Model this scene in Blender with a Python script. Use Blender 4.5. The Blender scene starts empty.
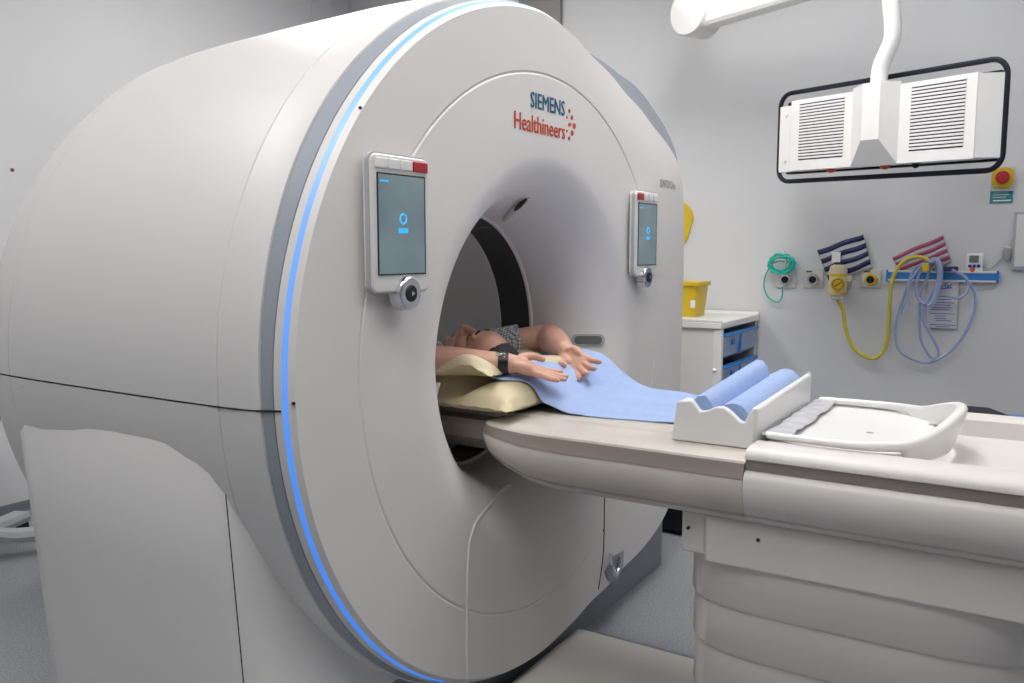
import bpy, bmesh, math, random
import numpy as np
from mathutils import Vector, Matrix
random.seed(7)
SC = bpy.context.scene
COL = SC.collection
# ------------------------------------------------------------------ camera, world, exposure
YAW, PITCH, FPX = math.radians(31.98), math.radians(6.25), 850.0
CAM = Vector((-2.16464, -1.22508, 1.31631))
FW = Vector((math.cos(YAW)*math.cos(PITCH), math.sin(YAW)*math.cos(PITCH), -math.sin(PITCH)))
RT = Vector((math.sin(YAW), -math.cos(YAW), 0))
UP = RT.cross(FW)
cd = bpy.data.cameras.new('camera'); cam = bpy.data.objects.new('camera', cd); COL.objects.link(cam)
cd.sensor_width = 36; cd.lens = FPX/1024*36; cd.clip_start = .02
cam.matrix_world = Matrix(((RT.x, UP.x, -FW.x, CAM.x), (RT.y, UP.y, -FW.y, CAM.y), (RT.z, UP.z, -FW.z, CAM.z), (0, 0, 0, 1)))
SC.camera = cam
SC.view_settings.view_transform = 'Standard'; SC.view_settings.look = 'None'
SC.view_settings.gamma = 1; SC.view_settings.use_curve_mapping = False
SC.view_settings.exposure = 0.52
LIGHT = 9.0
w = bpy.data.worlds.new('world'); SC.world = w; w.use_nodes = True
w.node_tree.nodes['Background'].inputs[0].default_value = (.8, .85, .9, 1)
w.node_tree.nodes['Background'].inputs[1].default_value = .05

def at(x, y, X=None, Y=None, Z=None):
    d = FW + RT*((x-512)/FPX) - UP*((y-341.5)/FPX)
    if X is not None: t = (X-CAM.x)/d.x
    elif Y is not None: t = (Y-CAM.y)/d.y
    else: t = (Z-CAM.z)/d.z
    return CAM + d*t

# ------------------------------------------------------------------ materials
def mat(name, col, rough=.5, metal=0, noise=0, nscale=20, bump=0, bscale=200, emit=None, estr=0, trans=0, coat=0, alpha=1, col2=None, spec=.5, sss=0):
    m = bpy.data.materials.new(name); m.use_nodes = True
    nt = m.node_tree; b = nt.nodes['Principled BSDF']
    b.inputs['Base Color'].default_value = (*col, 1)
    b.inputs['Roughness'].default_value = rough
    b.inputs['Metallic'].default_value = metal
    b.inputs['Specular IOR Level'].default_value = spec
    b.inputs['Coat Weight'].default_value = coat
    b.inputs['Transmission Weight'].default_value = trans
    b.inputs['Alpha'].default_value = alpha
    if sss:
        b.inputs['Subsurface Weight'].default_value = sss
        b.inputs['Subsurface Radius'].default_value = (.01, .004, .002)
    tc = nt.nodes.new('ShaderNodeTexCoord')
    if noise or col2:
        n = nt.nodes.new('ShaderNodeTexNoise'); n.inputs['Scale'].default_value = nscale; n.inputs['Detail'].default_value = 4
        nt.links.new(tc.outputs['Object'], n.inputs['Vector'])
        r = nt.nodes.new('ShaderNodeValToRGB')
        c2 = col2 or tuple(c*(1-noise) for c in col)
        r.color_ramp.elements[0].position = .35; r.color_ramp.elements[1].position = .65
        r.color_ramp.elements[0].color = (*c2, 1); r.color_ramp.elements[1].color = (*col, 1)
        nt.links.new(n.outputs['Fac'], r.inputs['Fac']); nt.links.new(r.outputs['Color'], b.inputs['Base Color'])
    if bump:
        n2 = nt.nodes.new('ShaderNodeTexNoise'); n2.inputs['Scale'].default_value = bscale
        nt.links.new(tc.outputs['Object'], n2.inputs['Vector'])
        bp = nt.nodes.new('ShaderNodeBump'); bp.inputs['Strength'].default_value = bump; bp.inputs['Distance'].default_value = .004
        nt.links.new(n2.outputs['Fac'], bp.inputs['Height']); nt.links.new(bp.outputs['Normal'], b.inputs['Normal'])
    if emit:
        b.inputs['Emission Color'].default_value = (*emit, 1); b.inputs['Emission Strength'].default_value = estr
    return m
M = {}
M['wall'] = mat('wall_paint', (.68, .685, .70), .6, bump=.05, bscale=60, noise=.03, nscale=2)
M['dimwall'] = mat('low_bounce_wall', (.5, .51, .53), .6)  # unseen left and front walls, darkened to cut the light they bounce back
M['brownmark'] = mat('brown_mark', (.16, .07, .035), .6)
M['ceil'] = mat('ceiling_paint', (.8, .8, .8), .8)
M['floor'] = mat('floor_vinyl', (.36, .37, .39), .55, col2=(.22, .23, .25), nscale=160, bump=.05)
M['shell'] = mat('scanner_white', (.76, .75, .74), .38, bump=.015, bscale=500)
M['face'] = mat('scanner_face', (.80, .775, .755), .45, bump=.015, bscale=500)
M['table'] = mat('table_white', (.72, .69, .66), .42, bump=.01, bscale=500)
M['white'] = mat('white_gloss', (.84, .835, .82), .3)
M['whiteplastic'] = mat('white_plastic', (.76, .75, .73), .35)
M['band'] = mat('grey_blue_band', (.34, .37, .42), .35)
M['plinth'] = mat('grey_plinth', (.20, .22, .25), .45)
M['dark'] = mat('dark_gap', (.015, .015, .015), .7)
M['black'] = mat('black_rubber', (.010, .012, .022), .5, spec=.25)
M['scanring'] = mat('scan_window', (.05, .05, .052), .25)
M['liner'] = mat('bore_liner', (.78, .78, .77), .45)
M['led'] = mat('blue_light', (.28, .46, .60), .35, emit=(.0, .20, 1.0), estr=.48)
M['metal'] = mat('brushed_metal', (.42, .36, .33), .28, metal=.7)
M['chrome'] = mat('chrome', (.7, .72, .75), .2, metal=1)
M['strip'] = mat('brown_strip', (.34, .29, .26), .3, metal=.3)
M['beam'] = mat('beam_brown_grey', (.30, .26, .235), .35)
M['beige'] = mat('carriage_beige', (.66, .61, .56), .3, noise=.12, nscale=6)
M['pillow'] = mat('cream_pillow', (.66, .57, .37), .42, bump=.05, bscale=25)
M['sheet'] = mat('blue_sheet', (.36, .48, .77), .8, bump=.25, bscale=45, noise=.05, nscale=40)
M['skin'] = mat('skin', (.68, .40, .30), .45, bump=.04, bscale=120, col2=(.62, .33, .24), nscale=14, sss=.08)
M['hair'] = mat('black_hair', (.012, .01, .009), .6, bump=.6, bscale=180)
M['lip'] = mat('lips', (.33, .13, .11), .45)
M['watch'] = mat('watch_black', (.01, .01, .012), .4)
M['yellow'] = mat('yellow_plastic', (.68, .47, .02), .4)
M['hose_y'] = mat('yellow_hose', (.62, .52, .05), .4)
M['blue'] = mat('blue_plastic', (.03, .22, .62), .4)
M['tray'] = mat('blue_tray', (.10, .20, .50), .25, trans=.25)
M['trayface'] = mat('blue_tray_front', (.30, .42, .66), .3, trans=.15)
M['navy'] = mat('navy_stripe', (.012, .018, .09), .35)
M['clear'] = mat('clear_film', (.78, .79, .84), .25, trans=.3)
M['pink'] = mat('pink_stripe', (.36, .06, .14), .4)
M['teal'] = mat('teal_tube', (.02, .50, .40), .3)
M['tealdark'] = mat('teal_label', (.02, .26, .28), .5)
M['tube'] = mat('clear_blue_tube', (.42, .52, .78), .2, trans=.3)
M['cream'] = mat('cream_plastic', (.70, .62, .42), .4)
M['red'] = mat('red_plastic', (.45, .02, .02), .4)
M['orange'] = mat('orange', (.75, .12, .04), .5)
M['ink_blue'] = mat('ink_blue', (.02, .04, .35), .6)
M['ink_teal'] = mat('logo_teal', (.01, .13, .25), .5)
M['ink_orange'] = mat('logo_orange', (.62, .07, .015), .5)
M['ink_grey'] = mat('logo_grey', (.09, .09, .10), .5)
M['socket'] = mat('socket_plate', (.62, .62, .58), .4)
M['greymetal'] = mat('grey_paint', (.45, .46, .48), .4)
M['lcd'] = mat('lcd_grey', (.16, .18, .16), .2)
M['door'] = mat('grey_door', (.27, .26, .25), .5)

def screen_mat():
    m = bpy.data.materials.new('lit_screen'); m.use_nodes = True
    nt = m.node_tree; b = nt.nodes['Principled BSDF']
    tc = nt.nodes.new('ShaderNodeTexCoord'); n = nt.nodes.new('ShaderNodeTexNoise'); n.inputs['Scale'].default_value = 7
    nt.links.new(tc.outputs['Object'], n.inputs['Vector'])
    r = nt.nodes.new('ShaderNodeValToRGB')
    r.color_ramp.elements[0].position = .35; r.color_ramp.elements[1].position = .7
    r.color_ramp.elements[0].color = (.11, .17, .19, 1); r.color_ramp.elements[1].color = (.20, .26, .27, 1)
    nt.links.new(n.outputs['Fac'], r.inputs['Fac'])
    b.inputs['Base Color'].default_value = (.05, .06, .07, 1); b.inputs['Roughness'].default_value = .25
    nt.links.new(r.outputs['Color'], b.inputs['Emission Color']); b.inputs['Emission Strength'].default_value = .55
    return m
M['screen'] = screen_mat()
M['screenicon'] = mat('screen_icon', (.03, .25, .5), .3, emit=(.03, .35, .75), estr=.7)

def gown_mat():
    m = bpy.data.materials.new('gown_print'); m.use_nodes = True
    nt = m.node_tree; b = nt.nodes['Principled BSDF']
    tc = nt.nodes.new('ShaderNodeTexCoord'); mp = nt.nodes.new('ShaderNodeMapping')
    mp.inputs['Rotation'].default_value = (.6, .5, math.radians(45)); mp.inputs['Scale'].default_value = (120, 120, 120)
    ck = nt.nodes.new('ShaderNodeTexChecker'); ck.inputs['Scale'].default_value = 1
    ck.inputs[1].default_value = (.62, .64, .67, 1); ck.inputs[2].default_value = (.22, .24, .28, 1)
    nt.links.new(tc.outputs['Object'], mp.inputs['Vector']); nt.links.new(mp.outputs['Vector'], ck.inputs['Vector'])
    nt.links.new(ck.outputs['Color'], b.inputs['Base Color']); b.inputs['Roughness'].default_value = .9
    return m
M['gown'] = gown_mat()

# ------------------------------------------------------------------ mesh helpers
class MB:
    def __init__(s): s.v = []; s.f = []
    def add(s, v, f):
        o = len(s.v); s.v += [tuple(p) for p in v]; s.f += [tuple(i+o for i in q) for q in f]; return s
    def box(s, x0, x1, y0, y1, z0, z1):
        v = [(x, y, z) for z in (z0, z1) for y in (y0, y1) for x in (x0, x1)]
        return s.add(v, [(0, 2, 3, 1), (4, 5, 7, 6), (0, 1, 5, 4), (2, 6, 7, 3), (0, 4, 6, 2), (1, 3, 7, 5)])
    def loft(s, secs, closed=True, cap0=False, cap1=False, flip=False):
        n = len(secs[0]); o = []
        f = []
        for i in range(len(secs)-1):
            for j in range(n if closed else n-1):
                k = (j+1) % n
                q = (i*n+j, i*n+k, (i+1)*n+k, (i+1)*n+j)
                f.append(q[::-1] if flip else q)
        if cap0: f.append(tuple(range(n)) if flip else tuple(range(n))[::-1])
        if cap1: f.append(tuple((len(secs)-1)*n+j for j in range(n))[::-1] if flip else tuple((len(secs)-1)*n+j for j in range(n)))
        return s.add([p for q in secs for p in q], f)
    def tube(s, pts, r, n=10, closed=False):
        pts = [Vector(p) for p in pts]; secs = []; N = len(pts); up = None
        for i, p in enumerate(pts):
            if closed: t = (pts[(i+1) % N]-pts[i-1]).normalized()
            else: t = (pts[min(i+1, N-1)]-pts[max(i-1, 0)]).normalized()
            if up is None: up = Vector((0, 0, 1)) if abs(t.z) < .9 else Vector((1, 0, 0))
            a = (up - t*up.dot(t))
            if a.length < 1e-4: a = t.orthogonal()
            a.normalize(); up = a; b = t.cross(a)
            rr = r[i] if isinstance(r, (list, tuple)) else r
            secs.append([p+(a*math.cos(2*math.pi*k/n)+b*math.sin(2*math.pi*k/n))*rr for k in range(n)])
        if closed: secs.append(secs[0]); return s.loft(secs)
        return s.loft(secs, cap0=True, cap1=True)
    def prism(s, poly, d0, d1, axis='y'):
        def P(a, b, d): return {'y': (a, d, b), 'x': (d, a, b), 'z': (a, b, d)}[axis]
        return s.loft([[P(a, b, d0) for a, b in poly], [P(a, b, d1) for a, b in poly]], cap0=True, cap1=True)
    def ball(s, c, r, n=14, m=9, R=None):
        if not hasattr(r, '__len__'): r = (r, r, r)
        c = Vector(c); v = []; f = []
        for i in range(1, m):
            t = math.pi*i/m
            for j in range(n):
                a = 2*math.pi*j/n
                p = Vector((r[0]*math.sin(t)*math.cos(a), r[1]*math.sin(t)*math.sin(a), r[2]*math.cos(t)))
                v.append(c+(R @ p if R else p))
        p = Vector((0, 0, r[2])); v.append(c+(R @ p if R else p)); v.append(c-(R @ p if R else p))
        for i in range(m-2):
            for j in range(n):
                k = (j+1) % n; f.append((i*n+j, (i+1)*n+j, (i+1)*n+k, i*n+k))
        a, b = len(v)-2, len(v)-1
        for j in range(n):
            k = (j+1) % n; f.append((a, j, k)); f.append((b, (m-2)*n+k, (m-2)*n+j))
        return s.add(v, f)
    def cyl(s, p0, p1, r0, r1=None, n=24): return s.tube([p0, p1], [r0, r0 if r1 is None else r1], n)
    def mesh(s, name):
        me = bpy.data.meshes.new(name); me.from_pydata(s.v, [], s.f); me.validate()
        bm = bmesh.new(); bm.from_mesh(me); bmesh.ops.recalc_face_normals(bm, faces=bm.faces); bm.to_mesh(me); bm.free()
        return me

def obj(name, mb, m, parent=None, smooth=35, bevel=0, seg=2, sub=0, solid=0):
    me = mb.mesh(name) if isinstance(mb, MB) else mb
    me.materials.append(M[m])
    if smooth:
        for p in me.polygons: p.use_smooth = True
        me.set_sharp_from_angle(angle=math.radians(smooth))
    o = bpy.data.objects.new(name, me); COL.objects.link(o)
    if parent is not None:
        o.parent = parent; o.matrix_parent_inverse = parent.matrix_world.inverted() if False else Matrix.Translation(-parent['base']) if 'base' in TMP.get(parent.name, {}) else Matrix()
    if solid:
        q = o.modifiers.new('s', 'SOLIDIFY'); q.thickness = solid; q.offset = 0
    if bevel:
        q = o.modifiers.new('b', 'BEVEL'); q.width = bevel; q.segments = seg; q.limit_method = 'ANGLE'; q.angle_limit = math.radians(40)
    if sub:
        q = o.modifiers.new('u', 'SUBSURF'); q.levels = sub; q.render_levels = sub
    return o
TMP = {}
def thing(name, label, cat, loc=(0, 0, 0), group=None):
    # an empty at the thing's base; its parts are modelled in world coordinates and keep them
    e = bpy.data.objects.new(name, None); COL.objects.link(e); e.location = loc; e.empty_display_size = .05
    e['label'] = label; e['category'] = cat
    if group: e['group'] = group
    TMP[e.name] = Vector(loc)
    return e
def part(name, mb, m, parent, **k):
    o = obj(name, mb, m, None, **k); o.parent = parent
    r = parent
    while r.parent: r = r.parent
    o.matrix_parent_inverse = Matrix.Translation(-TMP[r.name]) if r == parent and r.name in TMP else Matrix()
    return o
def tag(o, label, cat, group=None):
    o['label'] = label; o['category'] = cat
    if group: o['group'] = group
    return o
def struct(name, mb, m, **k):
    o = obj(name, mb, m, **k); o['kind'] = 'structure'; return o
def text_mb(body, size, thick, frame, bold=0):
    # frame: function (u, v, d) -> world point
    cu = bpy.data.curves.new('t', 'FONT'); cu.body = body; cu.size = size; cu.extrude = thick; cu.offset = bold; cu.resolution_u = 2
    o = bpy.data.objects.new('t', cu); COL.objects.link(o)
    dg = bpy.context.evaluated_depsgraph_get(); me = bpy.data.meshes.new_from_object(o.evaluated_get(dg))
    mb = MB(); v = [frame(p.co.x, p.co.y, p.co.z) for p in me.vertices]
    mb.add(v, [tuple(p.vertices) for p in me.polygons])
    xs = [p.co.x for p in me.vertices]; 
    bpy.data.objects.remove(o); bpy.data.meshes.remove(me)
    return mb, (min(xs), max(xs))
def smooth_path(pts, n=8, closed=False):
    P = [Vector(p) for p in pts]; N = len(P); out = []
    rng = range(N) if closed else range(N-1)
    for i in rng:
        if closed: a, b, c, d = P[i-1], P[i], P[(i+1) % N], P[(i+2) % N]
        else: a, b, c, d = P[max(i-1, 0)], P[i], P[i+1], P[min(i+2, N-1)]
        for k in range(n):
            t = k/n
            out.append(.5*((2*b)+(c-a)*t+(2*a-5*b+4*c-d)*t*t+(3*b-a-3*c+d)*t**3))
    if not closed: out.append(P[-1])
    return out
def rrect(x0, x1, y0, y1, r, n=5):
    o = []
    for cx, cy, a0 in ((x1-r, y1-r, 0), (x0+r, y1-r, 90), (x0+r, y0+r, 180), (x1-r, y0+r, 270)):
        for k in range(n+1):
            a = math.radians(a0+90*k/n); o.append((cx+r*math.cos(a), cy+r*math.sin(a)))
    return o

# ------------------------------------------------------------------ room
WX, BY, CZ = 2.53, 3.08, 3.15
X0, Y0 = -4.0, -4.5
struct('floor', MB().box(X0, WX+.1, Y0, BY+.1, -.1, 0), 'floor', smooth=0)
struct('ceiling', MB().box(X0, WX+.1, Y0, BY+.1, CZ, CZ+.1), 'ceil', smooth=0)
struct('wall_right', MB().box(WX, WX+.1, Y0, BY, 0, CZ), 'wall', smooth=0)
struct('wall_back', MB().box(X0, WX+.1, BY, BY+.1, 0, CZ), 'wall', smooth=0)
struct('wall_left', MB().box(X0-.1, X0, Y0, BY, 0, CZ), 'dimwall', smooth=0)
struct('wall_front', MB().box(X0, WX+.1, Y0-.1, Y0, 0, CZ), 'dimwall', smooth=0)
struct('baseboard_back', MB().box(X0, WX, BY-.012, BY, 0, .05), 'plinth', smooth=0)
struct('baseboard_right', MB().box(WX-.012, WX, Y0, BY-.012, 0, .10), 'plinth', smooth=0)
struct('trim_1', MB().box(2.16, 2.19, BY-.02, BY, .10, CZ), 'wall', smooth=0)
d = struct('door_1', MB().box(WX-.03, WX, 1.345, 1.64, 0, CZ-.02), 'door', smooth=0)
tag(obj('wall_plug', MB().cyl((.12, BY-.004, 1.697), (.12, BY, 1.697), .009), 'brownmark'), 'small brown plug stain on the back wall at far left', 'mark')

# ceiling lamps
for i, (lx, ly, sx, sy) in enumerate([(-1.6, 1.5, 1.2, .6), (.9, 1.7, 1.2, .6), (-1.7, -.5, 1.2, .6), (.75, -.25, 1.2, .6), (-.2, -1.9, 1.2, .6), (1.5, -2.6, 1.2, .6)]):
    pl = ['over the back of the scanner, left', 'over the back of the scanner, right', 'left of the table', 'above the scanner table head end', 'over the foot end of the table', 'at the far right front'][i]
    t = thing('ceiling_light', 'square white ceiling lamp panel '+pl, 'light', (lx, ly, CZ), 'ceiling lamp panels')
    fr = MB(); fr.box(lx-sx/2-.03, lx+sx/2+.03, ly-sy/2-.03, ly-sy/2, CZ-.02, CZ); fr.box(lx-sx/2-.03, lx+sx/2+.03, ly+sy/2, ly+sy/2+.03, CZ-.02, CZ)
    fr.box(lx-sx/2-.03, lx-sx/2, ly-sy/2, ly+sy/2, CZ-.02, CZ); fr.box(lx+sx/2, lx+sx/2+.03, ly-sy/2, ly+sy/2, CZ-.02, CZ)
    part('frame', fr, 'white', t, smooth=0)
    M['lamp%d' % i] = mat('lamp_diffuser', (.9, .9, .9), .5, emit=(1, .98, .96), estr=LIGHT*[.6, .95, 1.15, 1.2, .55, .45][i])
    part('diffuser', MB().box(lx-sx/2, lx+sx/2, ly-sy/2, ly+sy/2, CZ-.012, CZ-.002), 'lamp%d' % i, t, smooth=0)

# ------------------------------------------------------------------ CT scanner
ZC = 1.035
ct = thing('ct_scanner', 'large white CT scanner with round bore and blue light arc', 'scanner', (0, .5, 0))
NT = 240
TH = np.linspace(0, 2*np.pi, NT, endpoint=False)
def outline():
    pts = [(.272, 1.905), (.536, 1.835), (.8, 1.752), (1.0, 1.684), (1.09, 1.63), (1.135, 1.5), (1.143, 1.31), (1.145, 1.05), (1.137, .8), (1.12, .5), (1.08, .3), (.97, .235), (.578, .168), (.303, .14), (.124, .115), (-.05, .103)]
    ang = [math.atan2(z-ZC, x) % (2*math.pi) for x, z in pts]; rr = [math.hypot(x, z-ZC) for x, z in pts]
    for a in np.radians(np.arange(92, 266, 2.)):
        a_, b_ = 1.0, .933
        ang.append(a); rr.append(1/math.sqrt((math.cos(a)/a_)**2+(math.sin(a)/b_)**2))
    o = np.argsort(ang); ang = np.array(ang)[o]; rr = np.array(rr)[o]
    ang = np.concatenate([ang-2*np.pi, ang, ang+2*np.pi]); rr = np.tile(rr, 3)
    fine = np.linspace(0, 2*np.pi, 1440, endpoint=False); r = np.interp(fine, ang, rr)
    k = np.exp(-.5*(np.arange(-20, 21)/8.)**2); k /= k.sum()
    r = np.convolve(np.concatenate([r[-20:], r, r[:20]]), k, 'valid')
    return np.interp(TH, np.concatenate([fine, [2*np.pi]]), np.concatenate([r, r[:1]]))
R0 = outline()
DEG = np.degrees(TH)
SHOULDER = .10*np.exp(-.5*((DEG-42)/15.)**2)
WIDE = .022*np.clip(np.sin(TH)*1.6, 0, 1)
def sec(r, y): return [(r[j]*math.cos(TH[j]), (y[j] if hasattr(y, '__len__') else y), ZC+r[j]*math.sin(TH[j])) for j in range(NT)]
RB = .39+0*TH                                        # bore
RI = 1/np.sqrt((np.cos(TH)/.815)**2+(np.sin(TH)/.768)**2)    # embossed ring on the face
FL = .215-.065*np.clip(np.sin(TH)*1.25, 0, 1)
# front cover: bore lip -> flare -> face -> ring crease -> edge
S = []
for k in range(13):
    t = k/12; a = t*math.pi/2
    S.append(sec(.395+(.60-.395)*(1-math.cos(a)), .29*(1-math.sin(a))) if False else sec(RB+.002+FL*(1-math.cos(a)), .29*(1-math.sin(a))))
RF = RB+.002+FL
for t in (.25, .5, .75): S.append(sec(RF+(RI-RF)*t, 0))
S.append(sec(RI-.005, 0)); S.append(sec(RI-.001, .0025)); S.append(sec(RI+.001, .0025)); S.append(sec(RI+.005, 0))
right = np.clip((np.cos(TH)-.2)/.8, 0, 1)
yl = right*.022
for t in (.3, .5, .7, .85, .95, .99, 1.0): S.append(sec(RI+(R0-RI)*t, yl*max(0, (t-.3)/.7)**1.3))
S.append(sec(R0+.005, yl+.006)); S.append(sec(R0+.0095, yl+.0115))
def on_face(x, z):
    a = math.atan2(z-ZC, x) % (2*math.pi); r = math.hypot(x, z-ZC); j = a/(2*math.pi)*NT; j0 = int(j) % NT; j1 = (j0+1) % NT; t = j-int(j)
    def val(k): return np.interp(r, [math.hypot(q[k][0], q[k][2]-ZC) for q in S], [q[k][1] for q in S])
    return float(val(j0)*(1-t)+val(j1)*t)
def hit(px, py, off=0):
    y = 0.0
    for _ in range(60):
        p = at(px, py, Y=y); y = y*.6+.4*on_face(p.x, p.z)
    p = at(px, py, Y=y-off); return Vector((p.x, p.y, p.z))
part('front_cover', MB().loft(S), 'face', ct, smooth=28)
part('light_strip', MB().loft([sec(R0+.0095, yl+.0115), sec(R0+.0125, yl+.0155), sec(R0+.0155, yl+.022)]), 'led', ct)
# only the left arc of the strip is lit: cover the rest with the cover material
def arc_mb(secs, j0, j1):
    mb = MB(); mb.loft([s[j0:j1] for s in secs], closed=False); return mb
part('front_rim', MB().loft([sec(R0+.0155, yl+.022), sec(R0+.019, yl+.031), sec(R0+.0205, yl+.038), sec(R0+.014, yl+.040)]), 'shell', ct)
part('trim_band', MB().loft([sec(R0+.010, yl+.0405), sec(R0+.021+SHOULDER, yl+.041), sec(R0+.030+SHOULDER, yl+.062+WIDE), sec(R0+.024+SHOULDER, yl+.0635+WIDE)]), 'band', ct)
led = bpy.data.objects['light_strip']
# lit arc from the top (about 96 deg) round the left to the bottom (about 238 deg)
j0, j1 = int(94/360*NT), int(240/360*NT)
led.data.clear_geometry(); tmp = arc_mb([sec(R0+.0095, yl+.0115), sec(R0+.0125, yl+.0155), sec(R0+.0155, yl+.022)], j0, j1).mesh('light_strip')
led.data = tmp; tmp.materials.append(M['led'])
for p in tmp.polygons: p.use_smooth = True
SB = [sec(R0+.0095, yl+.0115), sec(R0+.0125, yl+.0155), sec(R0+.0155, yl+.022)]
part('rim_infill', MB().loft([s[j1-1:]+s[:j0+1] for s in SB], closed=False), 'shell', ct)
# body shells, split at the seam z ~ 1.0
def shell_secs():
    Sx = []
    prof = [(.026, .064), (.034, .0645), (.039, .08), (.044, .12), (.0465, .168), (.0435, .1695), (.0435, .1715), (.047, .173), (.050, .3), (.050, .6), (.047, .85), (.043, .96), (.0405, .9605), (.0405, .9625), (.0425, .963), (.036, 1.04), (.016, 1.10), (-.02, 1.135), (-.08, 1.155), (-.25, 1.165), (-.45, 1.17)]
    for dd, y in prof:
        dr = max(0, y-.25)*.03
        Sx.append((R0+SHOULDER+dd-dr*np.clip(np.sin(TH), 0, 1)-.0, y+right*.022*max(0, 1-y)+WIDE*max(0, 1-max(0, y-.064)/.3)))
    return Sx
SS = [sec(r, y) for r, y in shell_secs()]
def split_arc(secs, d0, d1):
    # take polar range d0..d1 degrees with exact end points by interpolation
    a = np.radians(np.linspace(d0, d1, int((d1-d0)/1.5)))
    out = []
    for r, y in shell_secs():
        rr = np.interp(a % (2*np.pi), np.concatenate([TH, [2*np.pi]]), np.concatenate([r, r[:1]]))
        yy = np.interp(a % (2*np.pi), np.concatenate([TH, [2*np.pi]]), np.concatenate([y, y[:1]])) if hasattr(y, '__len__') else 0*a+y
        out.append([(rr[j]*math.cos(a[j]), yy[j], ZC+rr[j]*math.sin(a[j])) for j in range(len(a))])
    return out
SEAM = 2.0
part('upper_shell', MB().loft(split_arc(None, -SEAM+.1, 180+SEAM-.1), closed=False), 'shell', ct, smooth=50)
part('lower_shell', MB().loft(split_arc(None, 180+SEAM+.1, 360-SEAM-.1), closed=False), 'shell', ct, smooth=50)
part('back_cover', MB().loft([sec(R0-.44, 1.168), sec(RB+.12, 1.172), sec(RB+.03, 1.14), sec(RB+.003, 1.05)]), 'shell', ct)
# dark gap line through the band and the rim at the seam
gp = []
for rr_, yy in ((R0+.047, .2), (R0+.044, .12), (R0+.035, .066), (R0+.031, .061), (R0+.022, .042), (R0+.021, .036), (R0+.017, .024)):
    j = int(round((180+SEAM)/360*NT)); a = math.radians(180+SEAM); gp.append((rr_[j]*math.cos(a), yy, ZC+rr_[j]*math.sin(a)))
part('seam_gap', MB().tube(gp, .0022, 6), 'dark', ct)
ta_ = math.radians(101); jt = int(round(101/360*NT))
part('seam_gap', MB().tube([((R0[jt]+dd)*math.cos(ta_), yy, ZC+(R0[jt]+dd)*math.sin(ta_)) for dd, yy in ((.0215, .042), (.0305, .062), (.031, .084))], .004, 6), 'dark', ct)
# bore
part('scan_window', MB().loft([sec(RB-.001, .295), sec(RB-.001, .415)]), 'scanring', ct)
part('bore_lip', MB().loft([sec(RB+.004, .284), sec(RB-.005, .287), sec(RB-.005, .295), sec(RB+.004, .297)]), 'face', ct)
part('bore_liner', MB().loft([sec(RB+.001, .414), sec(RB-.004, .416), sec(RB-.004, 1.06), sec(RB+.003, 1.065)]), 'liner', ct)
# left / right fairings: vertical side panels that emerge from the curving body
def fairing(sx):
    mb = MB(); plan = [(-1.034, .26), (-1.029, .225), (-1.017, .190), (-.992, .166), (-.950, .149), (-.89, .136), (-.80, .126), (-.65, .116), (-.40, .11)]
    secs = []
    for z in ((0.02, .3, .6, .9, .96) if sx > 0 else (.27, .4, .6, .9, .96)):
        top = max(0, z-.9)*.6
        yr = .865+.14*z
        p = [(-.40, yr-.25), (-.80, yr-.02), (-.98, yr+.004), (-1.012, yr-.006), (-1.024, yr-.02), (-1.030, yr-.06), (-1.037, .7), (-1.043, .55), (-1.042, .4), (-1.038, .32)]+plan
        secs.append([((x+top)*sx, y+((z-.8)*.085 if y < .28 else 0), z) for x, y in p])
    mb.loft(secs, cap0=True, cap1=True); return mb
part('side_fairing', fairing(1), 'shell', ct, smooth=60)
part('side_fairing', fairing(-1), 'shell', ct, smooth=30)
part('fairing_seam', MB().tube([(-1.0182, .1925-.0655, .03), (-1.0182, .1925+.005, .86)], .0013, 6), 'dark', ct)
# plinth
pp = [(x, y) for x, y in rrect(-.9, 1.16, .065, 1.0, .09)]
part('base_plinth', MB().loft([[(x, y, 0.0) for x, y in pp], [(x*.995, y, .012) for x, y in pp], [(x, y, .26) for x, y in pp]], cap0=True, cap1=True), 'plinth', ct, smooth=30)
hk = MB(); hk.tube(smooth_path([hit(611, 554, .012), hit(612, 566, .018), hit(615.5, 575, .018), hit(618.5, 568, .014), hit(620, 557, .010)]), .007, 8)
part('jacking_hook', hk, 'chrome', ct)
part('hook_recess', MB().loft([[hit(x_, y_, e_) for x_, y_ in ((605, 572), (614, 556), (624, 550), (623, 566), (618, 580), (610, 582))] for e_ in (-.01, .004)], cap0=True, cap1=True), 'band', ct, smooth=0)
# service panel outline on the face (groove)
gv = [(-.42, -.004, .15), (-.425, -.005, .30), (-.418, -.006, .50), (-.40, -.007, .575), (-.35, -.007, .606), (-.2, .0, .605), (-.03, .004, .60)]
gv = smooth_path(gv, 8)
part('panel_groove', MB().tube([(p.x, on_face(p.x, p.z)+.004, p.z) for p in gv], .0075, 10), 'face', ct)
g2 = smooth_path([(x, 0, z) for x, z in ((.36, .60), (.388, .53), (.390, .46), (.388, .29), (.36, .16))], 8)
part('panel_gap', MB().tube([(p.x, on_face(p.x, p.z)+.0005, p.z) for p in g2], .0028, 8), 'dark', ct)
# screws
for (px, py, kw) in ((208, 413, dict(X=-1.035)), (24, 386, dict(X=-1.04)), (360, 108, dict(Y=.004)), (293.5, 403.5, dict(Y=.003))):
    p = at(px, py, **kw); n = Vector((-1, 0, 0)) if 'X' in kw else Vector((-.5, -.86, 0))
    part('screw', MB().cyl(p-n*.006, p+n*.003, .0035, n=10), 'dark', ct)
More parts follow.
